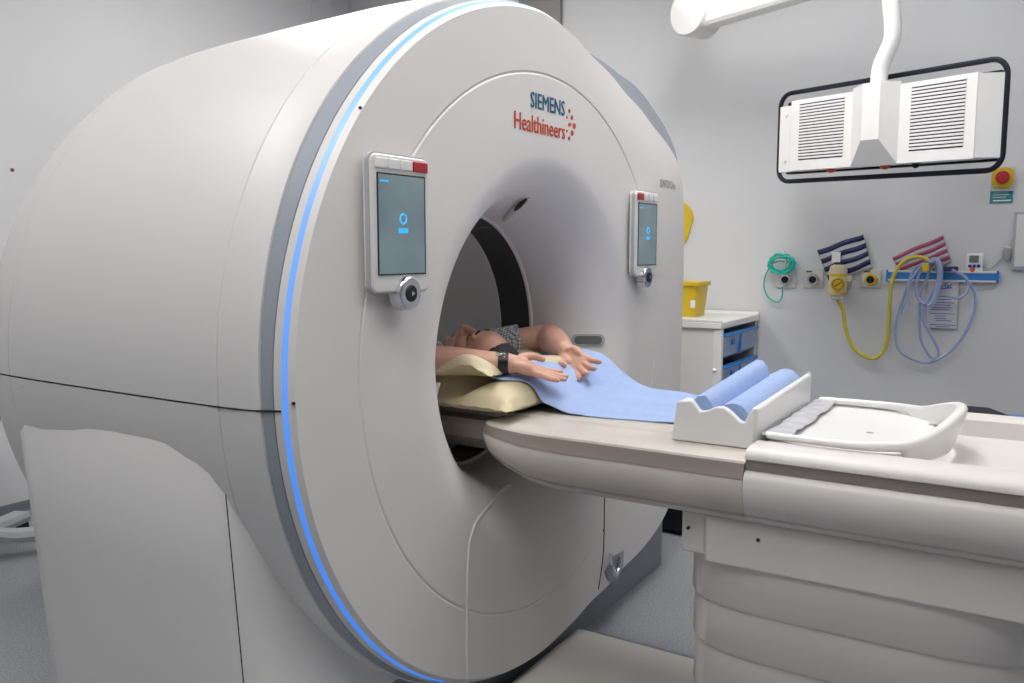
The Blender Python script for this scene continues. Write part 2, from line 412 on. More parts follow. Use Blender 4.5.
# lever / camera at the top of the bore with wave lines
lv = smooth_path([hit(504, 221, .0), hit(511, 215, .006), hit(519, 208, .012), hit(529, 198.5, .006)], 5)
part('bore_lever', MB().tube(lv, [.003+.013*math.sin(math.pi*(.05+.85*i/(len(lv)-1))) for i in range(len(lv))], 12), 'whiteplastic', ct)
lv2 = smooth_path([hit(514, 211, .022), hit(520, 205, .026), hit(527, 198.5, .018)], 5)
part('lever_slot', MB().tube(lv2, [.001+.0065*math.sin(math.pi*i/(len(lv2)-1)) for i in range(len(lv2))], 10), 'dark', ct)
wv = MB()
for k in range(7):
    rx = 9+3.2*k
    wv.tube([hit(527+rx*math.cos(a), 206-rx*.6*math.sin(a), -.0002) for a in np.radians(np.linspace(-40, 150, 15))], .0014, 5)
o = part('speaker_waves', wv, 'face', ct); o['kind'] = 'stuff'
# lettering
def face_frame(x0, z0, y): return lambda u, v, d: (x0+u, y-d, z0+v)
def fit_text(body, x0, x1, z0, h, y, m, parent, name, bold=0, thick=.0006):
    mb, (a, b) = text_mb(body, 1.0, 0, lambda u, v, d: (u, d, v), bold)
    s = (x1-x0)/(b-a); zs = [v[2] for v in mb.v]; sz = h/.72
    me = MB()
    for k in (-1, 0, 1): me.add([(x0+(v[0]-a)*s+k*.0014, y-.0002*k, z0+v[2]*sz+k*.0006) for v in mb.v], mb.f)
    return part(name, me, m, parent, smooth=0)
YF = -.0012
fit_text('SIEMENS', -.108, .088, 1.703, .044, YF, 'ink_teal', ct, 'lettering', 0)
fit_text('Healthineers', -.192, .090, 1.636, .048, YF, 'ink_orange', ct, 'lettering', 0)
for (dx, dz, rr_) in ((.118, 1.722, .006), (.135, 1.705, .007), (.150, 1.682, .009), (.137, 1.660, .008), (.118, 1.642, .006), (.118, 1.682, .006), (.104, 1.702, .004), (.104, 1.662, .004), (.128, 1.684, .004)):
    part('logo_dot', MB().cyl((dx, YF-.0004, dz), (dx, YF+.003, dz), rr_, n=12), 'ink_orange', ct)
a0, a1 = at(657.5, 184, Y=.015), at(678, 189, Y=.03)
mb, (a, b) = text_mb('SOMATOM Drive', 1, 0, lambda u, v, d: (u, v, d), 0)
me = MB(); me.add([(.835+(v[0]-a)/(b-a)*.175, on_face(.835+(v[0]-a)/(b-a)*.175, 1.555)-.002, 1.543+v[1]*.042) for v in mb.v], mb.f)
som = part('lettering', me, 'ink_grey', ct, smooth=0)
# handle recess on the right of the bore
bc = hit(588, 340); bn_ = (hit(588, 338)-hit(588, 342)).cross(hit(586, 340)-hit(590, 340)).normalized()
if bn_.dot(CAM-bc) < 0: bn_ = -bn_
bu = Vector((0, 0, 1))-bn_*bn_.z; bu.normalize(); br_ = bu.cross(bn_)
if br_.x < 0: br_ = -br_
def bplate(w_, h_, e0, e1):
    mb = MB(); return mb.loft([[bc+br_*x+bu*z+bn_*e for x, z in rrect(-w_, w_, -h_, h_, h_*.95)] for e in (e0, e1)], cap0=True, cap1=True)
part('release_button', bplate(.058, .021, -.02, .004), 'greymetal', ct)
part('release_window', bplate(.048, .014, -.01, .0055), 'lcd', ct)

# control panels
def control_panel(cx, cz, y, tilt, mirror):
    W_, H_ = .195, .292
    pr_ = part('control_panel', MB().prism(rrect(cx-W_/2, cx+W_/2, cz-H_/2, cz+H_/2, .018), y, y+.026), 'whiteplastic', ct, bevel=.004)
    bz = MB().prism(rrect(cx-W_/2-.003, cx+W_/2+.003, cz-H_/2-.003, cz+H_/2+.003, .02), y+.006, y+.016)
    part('edge_band', bz, 'greymetal', pr_)
    part('mount', MB().box(cx-.05, cx+.05, y+.02, .02, cz-.08, cz+.08), 'whiteplastic', pr_, bevel=.01)
    part('screen', MB().box(cx-.078, cx+.078, y-.0015, y+.004, cz-.106, cz+.104), 'screen', pr_, smooth=0)
    fr = MB()
    for b in ((cx-.081, cx-.078, cz-.109, cz+.107), (cx+.078, cx+.081, cz-.109, cz+.107), (cx-.078, cx+.078, cz+.104, cz+.107), (cx-.078, cx+.078, cz-.109, cz-.106)): fr.box(b[0], b[1], y-.002, y+.003, b[2], b[3])
    part('screen_frame', fr, 'dark', pr_, smooth=0)
    part('screen_icon', MB().tube([(cx+.011*math.cos(q*math.pi/4)+.002, y-.002, cz+.012+.011*math.sin(q*math.pi/4)) for q in range(8)], .0025, 6, closed=True), 'screenicon', pr_)
    part('screen_icon', MB().box(cx-.014, cx+.018, y-.0025, y, cz-.019, cz-.008), 'screenicon', pr_, smooth=0)
    part('screen_icon', MB().box(cx-.072, cx-.045, y-.0025, y, cz+.088, cz+.092), 'screenicon', pr_, smooth=0)
    for k in range(3):
        x0 = cx-.088+.042*k if not mirror else cx+.088-.042*(k+1)
        part('key', MB().box(x0+.002, x0+.040, y-.003, y+.004, cz+.116, cz+.138), 'white', pr_, bevel=.002)
    x0 = cx+.040 if not mirror else cx-.09
    part('stop_key', MB().box(x0, x0+.05, y-.004, y+.004, cz+.116, cz+.138), 'red', pr_, bevel=.002)
    jx, jz = cx+(.012 if not mirror else -.012), cz-H_/2-.004
    part('jog_ring', MB().cyl((jx, y-.014, jz), (jx, y+.02, jz), .036, .04, n=28), 'chrome', pr_, bevel=.004)
    part('jog_dial', MB().cyl((jx, y-.018, jz), (jx, y-.004, jz), .018, .021, n=24), 'dark', pr_, bevel=.003)
    part('jog_mark', MB().prism([(jx-.004, jz-.006), (jx+.007, jz), (jx-.004, jz+.006)], y-.0195, y-.017), 'chrome', pr_, smooth=0)
control_panel(-.709, 1.368, -.034, 0, False)
control_panel(.640, 1.366, -.034, 0, True)

# ------------------------------------------------------------------ patient table
tb = thing('patient_table', 'long white motorised scanner table on a telescopic pedestal', 'table', (0, -.9, 0))
prof = [(-.30, .862), (-.355, .862), (-.368, .857), (-.374, .846), (-.376, .838), (-.384, .825), (-.388, .80), (-.382, .77), (-.368, .745), (-.356, .737), (-.352, .734), (-.356, .730), (-.352, .724), (-.33, .712)]
full = prof+[(-x, z) for x, z in prof[::-1]]
def scaled(y, sx, zt, zb):     # carriage nose: narrows and lifts from below
    return [(x*sx, y, zb+(z-.712)/(.862-.712)*(zt-zb)) for x, z in full]
secs = [scaled(.018, .78, .853, .790), scaled(.012, .85, .860, .780), scaled(-.012, .91, .862, .764), scaled(-.06, .955, .862, .745), scaled(-.13, .99, .862, .722), scaled(-.22, 1, .862, .712), scaled(-.699, 1, .862, .712)]
part('carriage_nose', MB().loft(secs, cap0=True, cap1=True), 'beige', tb, smooth=40)
prof2 = [(-.255, .842), (-.262, .882), (-.275, .887), (-.345, .887), (-.366, .882), (-.374, .872), (-.375, .864), (-.366, .861), (-.366, .838), (-.376, .835), (-.384, .825), (-.388, .80), (-.382, .77), (-.368, .745), (-.356, .737), (-.352, .734), (-.356, .730), (-.352, .724), (-.33, .712)]
full2 = prof2+[(-x, z) for x, z in prof2[::-1]]
part('table_rail', MB().loft([[(x, y, z) for x, z in full2] for y in (-.70, -1.2, -2.3)], cap0=True, cap1=True), 'table', tb, smooth=40)
for s_ in (-1, 1):
    st = MB(); xx = sorted((s_*.3665, s_*.3685)); st.box(xx[0], xx[1], -2.29, -.701, .8395, .860)
    part('metal_strip', st, 'metal', tb, smooth=0)
    xx = sorted((s_*.372, s_*.3775))
# side strip of the nose
def strip_sec(y, sx, zt_, zb_): return [(x*sx, y, zb_+(z-.712)/.15*(zt_-zb_)) for x, z in ((-.3750, .853), (-.3790, .838), (-.3870, .822), (-.380, .820), (-.366, .850))]
part('nose_strip', MB().loft([strip_sec(*a) for a in ((-.699, 1, .862, .712), (-.22, 1, .862, .712), (-.13, .99, .862, .722), (-.06, .955, .862, .745), (-.012, .91, .862, .764), (.008, .86, .860, .779))], cap0=True, cap1=True), 'strip', tb)
# cradle board running through the bore and the dark beam below it
cr = [(-.215, .868), (-.222, .862), (-.222, .852), (-.20, .842), (.20, .842), (.222, .852), (.222, .862), (.215, .868), (.12, .866), (-.12, .866)]
part('cradle', MB().loft([[(x, y, z) for x, z in cr] for y in (-.485, .4, 1.98)], cap0=True, cap1=True), 'beige', tb)
bm_ = [(-.285, .853), (-.292, .84), (-.28, .80), (-.20, .752), (.20, .752), (.28, .80), (.292, .84), (.285, .853)]
part('cradle_beam', MB().loft([[(x, y, z) for x, z in bm_] for y in (-.10, .3, 1.05)], cap0=True, cap1=True), 'beam', tb)
# pedestal: header block, telescopic covers
part('pedestal_header', MB().box(-.335, .335, -1.5, -.60, .60, .714), 'table', tb, bevel=.008)
part('header_end', MB().box(-.32, .32, -.60, -.54, .612, .713), 'table', tb, bevel=.006)
for (px, py) in ((688, 528), (758, 540)):
    p = at(px, py, X=-.336); part('screw', MB().cyl((-.330, p.y, p.z), (-.3375, p.y, p.z), .004, n=10), 'dark', tb)
def sup(ax, ay, yc, n=3.0, N=72):
    o = []
    for k in range(N):
        a = 2*math.pi*k/N; c, s = math.cos(a), math.sin(a)
        o.append((ax*math.copysign(abs(c)**(2/n), c), yc+ay*math.copysign(abs(s)**(2/n), s)))
    return o
for (z0, z1, ax, ay) in ((.497, .66, .330, .385), (.385, .515, .3265, .382), (.262, .40, .323, .379), (.06, .28, .3195, .376)):
    yc = -.905
    b_ = sup(ax, ay, yc, 4.5, 96); c_ = sup(ax-.004, ay-.004, yc, 4.5, 96)
    part('pedestal_cover', MB().loft([[(x, y, z0) for x, y in c_], [(x, y, z0+.006) for x, y in b_], [(x, y, z1) for x, y in sup(ax-.003, ay-.003, yc, 4.5, 96)]], cap0=True, cap1=True), 'table', tb, smooth=40)
part('floor_plate', MB().box(-.27, .262, -1.35, .03, 0, .058), 'table', tb, bevel=.012)
part('plate_edge', MB().box(.2635, .285, -.40, -.035, 0, .05), 'plinth', tb, bevel=.003)

# ------------------------------------------------------------------ things on the table
# arm/knee rest tray with two lobes
hd = thing('limb_rest', 'white moulded rest trough with wavy end walls on the table', 'rest', (0, -.6, .862))
def wave(y):     # top of the end wall along y, from the scanner side (-.5) to the foot side (-.69)
    t = (-.5-y)/.19
    pts = [(0, .945), (.04, .957), (.22, .962), (.27, .950), (.32, .938), (.40, .940), (.52, .952), (.62, .953), (.72, .942), (.82, .924), (.88, .922), (.93, .945), (.97, .957), (1, .958)]
    return np.interp(t, [p[0] for p in pts], [p[1] for p in pts])
def endwall(x0, x1, dz=0):
    ys = np.linspace(-.503, -.692, 40)
    poly = [(y, float(wave(y))+dz) for y in ys]
    mb = MB(); mb.loft([[(x, y, z) for y, z in poly]+[(x, -.688, .863), (x, -.494, .863)] for x in (x0, x1)], cap0=True, cap1=True); return mb
part('end_wall', endwall(-.275, -.255), 'white', hd, bevel=.004, smooth=40)
part('end_wall', endwall(.235, .255, .018), 'white', hd, bevel=.004, smooth=40)
part('side_wall', MB().loft([[(-.268, y, .863), (-.268, y2, .957), (.25, y2, .972), (.25, y, .863)] for y, y2 in ((-.676, -.680), (-.694, -.696))], cap0=True, cap1=True), 'white', hd, bevel=.005)
part('side_wall', MB().loft([[(-.268, y, .863), (-.268, y2, .955), (-.20, y2, .955), (-.17, y2, .925), (.25, y2, .925), (.25, y, .863)] for y, y2 in ((-.496, -.503), (-.512, -.519))], cap0=True, cap1=True), 'white', hd, bevel=.004)
part('trough_floor', MB().box(-.262, .245, -.685, -.505, .863, .878), 'white', hd)
# blue paper roll and folded sheet lying in it
rl = thing('paper_roll', 'roll of pale blue couch paper lying in the white trough', 'roll', (0, -.62, .88))
rp = []
for k in range(40):
    a = k*2*math.pi/16; r = .040-.0006*k; rp.append((r*math.cos(a), r*math.sin(a)))
part('roll', MB().tube([(-.245, -.632, .921), (-.24, -.632, .921), (.228, -.632, .942), (.232, -.632, .942)], [.038, .040, .042, .040], 28), 'sheet', rl)
part('core', MB().tube([(-.2465, -.632, .921), (-.24, -.632, .921)], .014, 16), 'ink_blue', rl)
fs = MB(); top = []
for x in np.linspace(-.247, .228, 24):
    zz = (x+.247)/.475
    top.append([(x, -.524, .892+.05*zz), (x, -.530, .945+.040*zz), (x, -.545, .968+.034*zz), (x, -.565, .972+.030*zz), (x, -.580, .955+.03*zz), (x, -.59, .92+.02*zz), (x, -.592, .885+.02*zz), (x, -.56, .882+.02*zz)])
fs.loft(top, cap0=True, cap1=True)
tag(obj('folded_cloth', fs, 'sheet', smooth=80), 'folded pale blue cloth propped in the trough beside the paper roll', 'cloth')

# white board with upswept handle
bd = thing('table_board', 'white flat table extension board with raised curved handle', 'board', (.0, -.85, .882))
part('board', MB().loft([[(x, y, z) for x, y in [(-.235, -.715), (-.245, -.95), (-.20, -1.02), (.20, -1.02), (.275, -.95), (.27, -.715)]] for z in (.858, .884)], cap0=True, cap1=True), 'white', bd, bevel=.004)
def rail_pts(s):
    return None
near = smooth_path([(-.262, -.71, .897), (-.268, -.80, .897), (-.272, -.88, .898), (-.262, -.95, .901), (-.22, -1.01, .905), (-.14, -1.055, .925), (-.04, -1.082, .945), (.06, -1.078, .946), (.14, -1.04, .930), (.20, -.985, .908), (.25, -.93, .901), (.275, -.86, .898), (.272, -.71, .897)], 6)
rim = []
for i, p in enumerate(near):
    t = max(0, (p.z-.886)/.06)
    rim.append([p+Vector((0, 0, .010+.004*t)), p+Vector((.0, .012+.004*t, .006)) if abs(p.x) < .2 else p+Vector((-.012 if p.x > 0 else .012, 0, .006)), p+Vector((0, .010, -.006)) if abs(p.x) < .2 else p+Vector((-.010 if p.x > 0 else .010, 0, -.006)), Vector((p.x*.98, p.y+.012*t, .8885 if abs(p.x) > .235 else .858)), Vector((p.x*1.0, p.y-.014+.03*t, .8885 if abs(p.x) > .235 else .858)), p+Vector((0, -.014, 0)) if abs(p.x) < .2 else p+Vector((.012 if p.x > 0 else -.012, -.004, 0)), p+Vector((0, -.010, .007)) if abs(p.x) < .2 else p+Vector((.009 if p.x > 0 else -.009, -.002, .007))])
part('handle_rim', MB().loft(rim, cap0=True, cap1=True), 'white', bd, smooth=80, sub=1)
for (px, py) in ((870, 432.5),):
    p = at(px, py, Z=.8845); part('peg_hole', MB().cyl((p.x, p.y, .880), (p.x, p.y, .8848), .008, n=14), 'metal', bd)
for (px, py) in ((933, 424.5),):
    p = at(px, py, Z=.8845); part('peg_hole', MB().cyl((p.x, p.y, .880), (p.x, p.y, .8850), .010, n=14), 'metal', bd)
# crumpled clear plastic between trough and board
fl = MB(); rows = []
rnd = random.Random(3)
for i in range(22):
    x = -.25+.53*i/21; rows.append([(x+rnd.uniform(-.005, .005), y+rnd.uniform(-.006, .006), .8890+.008*rnd.random()+(.006 if 0 < k < 4 else 0)) for k, y in enumerate((-.698, -.712, -.728, -.745, -.762))])
fl.loft(rows, closed=False)
tag(obj('plastic_wrap', fl, 'clear', smooth=80, sub=1, solid=.001), 'crumpled clear plastic wrap between trough and white board', 'wrap')

# pillows
def pillow(name, cx, cy, z0, lx, ly, h, seed, dents, label, rot=0, lift=None, corner=None):
    rnd = random.Random(seed); nx, ny = 44, 34; mb = MB(); V = []
    ph = [(rnd.uniform(3, 9), rnd.uniform(3, 9), rnd.uniform(0, 6.28)) for _ in range(5)]
    for side in (1, -1):
        for i in range(nx+1):
            for j in range(ny+1):
                u, v = -1+2*i/nx, -1+2*j/ny
                pin = 1-.07*(1-abs(u)**3)*abs(v)**4; pin2 = 1-.09*(1-abs(v)**3)*abs(u)**4
                X, Y = u*lx*pin2, v*ly*pin
                th = (max(0, 1-abs(u)**3.2)*max(0, 1-abs(v)**3.2))**.55
                wr = sum(math.sin(a*u+b*v+c) for a, b, c in ph)*.012*h/.1*th
                seamw = .0012*math.sin(24*v+seed)*(1-th)**2*abs(u)+.0012*math.sin(24*u)*(1-th)**2*abs(v)
                x = cx+X*math.cos(rot)-Y*math.sin(rot); y = cy+X*math.sin(rot)+Y*math.cos(rot)
                z = z0+h*.28+side*h*(.72 if side > 0 else .28)*th+(wr if side > 0 else 0)+seamw
                if side > 0:
                    for (dx, dy, r, dep) in dents:
                        z -= dep*math.exp(-((x-dx)**2+(y-dy)**2)/(r*r))*th
                if lift: z += lift(x, y)
                V.append((x, y, z))
    n1 = (nx+1)*(ny+1); f = []
    for i in range(nx):
        for j in range(ny):
            a = i*(ny+1)+j; q = (a, a+ny+1, a+ny+2, a+1); f.append(q)
            f.append(tuple(k+n1 for k in q[::-1]))
    mb.add(V, f); me = mb.mesh(name)
    bm = bmesh.new(); bm.from_mesh(me); bmesh.ops.remove_doubles(bm, verts=bm.verts, dist=.0006); bm.to_mesh(me); bm.free()
    return tag(obj(name, me, 'pillow', smooth=80), label, 'pillow')
LOW = (-.012, .108, .870, .352, .182, .104)
pillow('cream_pillow', *LOW, 4, [(-.05, .20, .13, .06)], 'large cream vinyl pillow, lower one, lying on the table under head and arms', rot=.02, lift=lambda x, y: .05*math.exp(-((x-.33)**2+(y+.04)**2)/.003))
pillow('cream_pillow', -.228, .138, .968, .128, .142, .046, 9, [(-.05, .20, .10, .06)], 'small cream vinyl pillow, upper one, under the near forearm', rot=.12, lift=lambda x, y: .035*math.exp(-((x+.36)**2+(y-.06)**2)/.003))
def low_top(x, y):
    u, v = (x-LOW[0])/LOW[3], (y-LOW[1])/LOW[4]
    if abs(u) >= 1 or abs(v) >= 1: return .86
    return LOW[2]+LOW[5]*.28+LOW[5]*.72*((1-abs(u)**3.2)*(1-abs(v)**3.2))**.55+.004

# blue sheet draped over pillow and table
nx, ny = 34, 60; V = []
rnd = random.Random(5)
for j in range(ny+1):
    t = j/ny; y = .14-.66*t
    # near and far edges of the sheet
    xn = np.interp(y, [-.52, -.39, -.25, -.1, -.04, .0, .14], [-.11, -.125, -.15, -.17, -.20, -.27, -.27])
    xf = np.interp(y, [-.52, -.39, -.25, -.12, .02, .14], [.24, .27, .31, .31, .30, .28])
    base = np.interp(y, [-.52, -.40, -.28, -.22, -.16, -.10, -.06, -.03, .03, .14], [.870, .870, .872, .875, .886, .914, .940, .960, .972, .970])
    for i in range(nx+1):
        s = i/nx; x = xn+(xf-xn)*s
        z = base+.003*math.sin(40*x+9*y)+.003*math.sin(23*y+7*x)
        z += .022*math.exp(-((x-.27)**2)/.004)*np.interp(y, [-.4, -.2, -.05, .14], [0, .3, 1, 1])
        z += .006*math.exp(-((x-.02-.3*(y+.1))**2)/.0007)*np.interp(y, [-.3, -.17, -.08, .0, .14], [0, .6, .8, .5, 0])
        z -= .055*math.exp(-((x+.20)**2)/.0025)*np.interp(y, [-.25, -.14, -.06, .0], [0, .6, .5, 0])
        z = max(z, .8685, low_top(x, y)+.006)
        V.append((x, y, z))
f = [(j*(nx+1)+i, j*(nx+1)+i+1, (j+1)*(nx+1)+i+1, (j+1)*(nx+1)+i) for j in range(ny) for i in range(nx)]
tag(obj('blue_sheet', MB().add(V, f), 'sheet', smooth=80, solid=.003, sub=1), 'pale blue sheet spread over pillow and table under the hands', 'sheet')

# ------------------------------------------------------------------ patient
pt = thing('person', 'person lying on their back with both arms stretched overhead, wearing a patterned gown', 'person', (-.05, .9, .868))
B = MB()
O = Vector((-.05, .21, .968)); al = math.radians(8)
HZ = Vector((0, -math.cos(al), math.sin(al))); HY = Vector((0, math.sin(al), math.cos(al))); HX = Vector((1, 0, 0))
HR = Matrix((HX, HY, HZ)).transposed()
def H(p): return O+HX*p[0]+HY*p[1]+HZ*p[2]
def hball(c, r, mb=B, n=18, m=12): mb.ball(H(c), r, n, m, HR)
hball((0, -.008, .032), (.077, .100, .088), n=28, m=18)
hball((0, .034, .03), (.066, .066, .066), n=24, m=16)
hball((0, .028, -.038), (.062, .066, .075), n=24, m=16)
hball((0, .040, -.085), (.047, .050, .036)); hball((0, .078, -.106), (.020, .017, .016)); hball((0, .070, -.075), (.034, .030, .026))
for s in (-1, 1):
    hball((s*.030, .086, .020), (.027, .013, .009)); hball((s*.038, .064, -.030), (.024, .026, .026))
    hball((s*.031, .078, -.002), (.014, .012, .010)); hball((s*.012, .101, -.045), (.009, .011, .008))
    hball((s*.080, -.012, -.008), (.010, .020, .032)); hball((s*.083, -.018, .004), (.008, .014, .016))
B.tube([H((0, .088, .015)), H((0, .098, -.008)), H((0, .108, -.028)), H((0, .116, -.042)), H((0, .104, -.05))], [.010, .0105, .012, .0135, .008], 12)
hball((0, .095, -.068), (.023, .010, .0065)); hball((0, .092, -.081), (.020, .010, .0065))
B.tube([H((0, -.01, -.05)), H((0, -.022, -.13)), H((0, -.03, -.20))], [.055, .056, .065], 18)
# torso, pelvis, legs
sec_ = [(.42, .10, .050, .935), (.46, .18, .070, .945), (.54, .195, .085, .957), (.66, .185, .092, .962), (.80, .165, .090, .960), (.92, .175, .100, .966), (1.02, .180, .100, .966), (1.08, .15, .085, .955)]
B.loft([[(-.04+a*math.cos(q*math.pi/12), y, zc+b*math.sin(q*math.pi/12)) for q in range(24)] for y, a, b, zc in sec_], cap0=True, cap1=True)
for s in (-1, 1):
    B.tube([(-.04+s*.09, 1.02, .960), (-.04+s*.095, 1.25, .955), (-.04+s*.09, 1.45, .945), (-.04+s*.09, 1.60, .935), (-.04+s*.09, 1.83, .915)], [.088, .078, .058, .056, .038], 18)
    B.tube([(-.04+s*.09, 1.83, .905), (-.04+s*.10, 1.875, .94), (-.04+s*.115, 1.885, 1.04)], [.040, .038, .026], 14)
# arms
SHL, ELL, WRL = Vector((-.215, .455, .955)), Vector((-.345, .235, 1.010)), Vector((-.222, .000, 1.006))
SHR, ELR, WRR = Vector((.135, .44, .950)), Vector((.300, .170, 1.022)), Vector((.128, .012, 1.003))
def limb(a, b, r): B.tube([a+(b-a)*(i/(len(r)-1)) for i in range(len(r))], r, 16)
limb(SHL, ELL, [.062, .054, .050, .046, .042]); B.ball(ELL, .043); limb(ELL, WRL, [.042, .044, .040, .033, .0275])
limb(SHR, ELR, [.062, .056, .053, .050, .045]); B.ball(ELR, .046); limb(ELR, WRR, [.045, .048, .045, .037, .029])
B.ball(SHL, (.07, .07, .062)); B.ball(SHR, (.07, .07, .062))
def hand(Wp, d, n, s, curl, spread, thumb):
    # d: towards the fingers, n: palm normal, s: +1 thumb on the side b = d x n, -1 opposite
    d = d.normalized(); n = (n-d*n.dot(d)).normalized(); b = d.cross(n)*s      # b: thumb side
    Rm = Matrix((b, d, n)).transposed()
    P = lambda x, y, z: Wp+b*x+d*y+n*z
    B.tube([P(0, -.02, 0), P(0, .0, 0), P(0.002, .02, 0)], [.0285, .027, .026], 14)
    B.ball(P(.002, .050, -.003), (.036, .048, .0155), 18, 12, Rm)
    B.ball(P(.000, .075, -.002), (.040, .026, .0135), 18, 12, Rm)
    B.ball(P(.022, .034, .007), (.017, .030, .015), 14, 10, Rm)      # thenar
    B.ball(P(-.022, .040, .006), (.014, .034, .0135), 14, 10, Rm)    # hypothenar
    names = [(.029, .086, .070), (.010, .092, .077), (-.010, .090, .072), (-.028, .082, .057)]
    for k, (x, y, L) in enumerate(names):
        ang = spread[k]; c = curl[k]; p = P(x, y-.02, 0); pts = [p]; rad = [.0095]
        pts.append(P(x+math.sin(ang)*.0, y, 0)); rad.append(.0096)
        q = pts[-1]; th = c[0]
        for seg_, cc in zip((.44, .31, .25), c[1:]+(0,)):
            dirv = (d*math.cos(ang)+b*math.sin(ang))*math.cos(th)+n*math.sin(th)
            for h_ in (.5, 1):
                pts.append(q+dirv*L*seg_*h_); rad.append(.0092-.0011*(len(pts)-3)*.33)
            q = pts[-1]; th += cc
        B.tube(pts, rad, 10); B.ball(pts[-1], rad[-1]*.98, 10, 7); B.ball(pts[3], .0093, 10, 7)
    q = [P(.020, .018, .004)]+[P(*t_) for t_ in thumb]
    B.tube(q, [.013, .0135, .0115, .0095][:len(q)], 10); B.ball(q[-1], .0095, 10, 7)
hand(WRL, Vector((.110, -.138, -.052)), Vector((-.22, .05, 1)), -1,
     [(.02, .12, .12), (-.02, .10, .10), (-.05, .08, .08), (-.08, .07, .08)], [.10, .03, -.03, -.08], [(.046, .046, .018), (.058, .074, .024), (.058, .098, .022)])
hand(WRR, Vector((-.40, -.82, -.41)), Vector((-.70, .08, .70)), 1,
     [(.10, .35, .40), (.16, .36, .34), (.12, .30, .28), (.02, .18, .2)], [.12, .02, -.10, -.30], [(.044, .044, .018), (.050, .066, .034), (.042, .086, .046)])
body = part('body', B, 'skin', pt, smooth=0)
q = body.modifiers.new('r', 'REMESH'); q.mode = 'VOXEL'; q.voxel_size = .0034; q.use_smooth_shade = True
q = body.modifiers.new('m', 'SMOOTH'); q.factor = .5; q.iterations = 4
# hair cap
hm = MB()
hball((0, -.026, .050), (.083, .098, .092), hm, 28, 18)
hr = part('hair', hm, 'hair', pt, smooth=80)
# eyebrows, closed eyes, mouth line, stubble strap
for s in (-1, 1):
    eb = [H((s*x, y, z)) for x, y, z in ((.012, .0985, .022), (.024, .0990, .027), (.038, .0935, .026), (.048, .083, .021))]
    part('eyebrow', MB().tube(smooth_path(eb, 4), .0034, 8), 'hair', pt)
    ey = [H((s*x, y, z)) for x, y, z in ((.017, .0885, -.002), (.026, .0915, -.006), (.036, .0895, -.006), (.045, .0815, -.002))]
    part('eyelashes', MB().tube(smooth_path(ey, 4), .0016, 6), 'hair', pt)
part('mouth_line', MB().tube(smooth_path([H((-.024, .092, -.075)), H((-.01, .103, -.0745)), H((.01, .103, -.0745)), H((.024, .092, -.075))], 4), .0022, 6), 'lip', pt)
# gown: torso and sleeves
G = MB()
G.loft([[(-.04+(a+.012)*math.cos(q*math.pi/12), y, zc+(b+.012)*math.sin(q*math.pi/12)) for q in range(24)] for y, a, b, zc in [(.425, .12, .062, .948)]+sec_[1:]+[(1.35, .19, .09, .962)]], cap0=True, cap1=True)
for a, b in ((SHL, ELL), (SHR, ELR)):
    dv = b-a; fr_ = .62 if b is ELL else .72
    G.tube([a-dv*.1, a+dv*.1, a+dv*.35, a+dv*fr_], [.06, .076, .068, .066], 18)
    G.ball(a, (.078, .078, .072))
gw = part('gown', G, 'gown', pt, smooth=0)
q = gw.modifiers.new('r', 'REMESH'); q.mode = 'VOXEL'; q.voxel_size = .006; q.use_smooth_shade = True
q = gw.modifiers.new('m', 'SMOOTH'); q.factor = .5; q.iterations = 3
# watch
wd = (WRL-ELL).normalized(); wc = WRL-wd*.012
wt = part('wristwatch', MB().tube([wc-wd*.014, wc-wd*.013, wc+wd*.013, wc+wd*.014], [.0300, .0325, .0310, .0285], 26), 'watch', pt)
wt['label'] = 'black wristwatch on near wrist'
fc = wc+Vector((-.018, 0, .0275))
part('watch_face', MB().box(fc.x-.010, fc.x+.012, fc.y-.010, fc.y+.010, fc.z-.006, fc.z+.003), 'chrome', wt, bevel=.003)

# ------------------------------------------------------------------ dual monitor boom
az = math.radians(62.5); MU = Vector((math.cos(az), math.sin(az), 0)); MN = Vector((-math.sin(az), math.cos(az), 0))   # MN points towards the camera side
if MN.dot(CAM-Vector((1.7, -.6, 1.8))) < 0: MN = -MN
ME = Vector((1.5, -1.07, 0)); ML = 1.065
mo = thing('monitor_boom', 'pair of ceiling-hung white monitor housings in a black rounded frame', 'monitor', (1.72, -.58, CZ))
def MP(u, d, z): return ME+MU*u+MN*d+Vector((0, 0, z+.024*u))
lo, hi = 1.605, 2.010
part('bumper_frame', MB().tube([MP(u, 0, z) for u, z in rrect(.0, ML, lo, hi, .06, 6)], .0105, 10, closed=True), 'black', mo)
def slab(u0, u1, d0, d1, z0, z1):
    mb = MB(); v = [MP(u, d, z) for z in (z0, z1) for d in (d0, d1) for u in (u0, u1)]
    return mb.add(v, [(0, 2, 3, 1), (4, 5, 7, 6), (0, 1, 5, 4), (2, 6, 7, 3), (0, 4, 6, 2), (1, 3, 7, 5)])
for (u0, u1) in ((.03, .525), (.54, 1.035)):
    part('screen_body', slab(u0, u1, -.05, -.012, 1.64, 1.972), 'black', mo, bevel=.006)
part('back_plate', slab(.004, ML-.004, -.012, .008, 1.648, 1.952), 'white', mo, bevel=.002)
for u, z in ((.03, 1.72), (.03, 1.90), (ML-.045, 1.70), (ML-.045, 1.91)):
    p = MP(u, .008, z); part('screw', MB().cyl(p, p+MN*.007, .008, n=12), 'white', mo)
PZ0, PZ1 = 1.646, 1.960
def hood(ua, ub):
    mb = MB()
    v = [MP(u, d, z) for z in (PZ0, PZ1) for u, d in ((ua, .005), (ub, .005), (ub, .07), (ua, .07))]
    return mb.add(v, [(0, 1, 2, 3), (4, 5, 6, 7), (0, 1, 5, 4), (1, 2, 6, 5), (2, 3, 7, 6), (3, 0, 4, 7)])
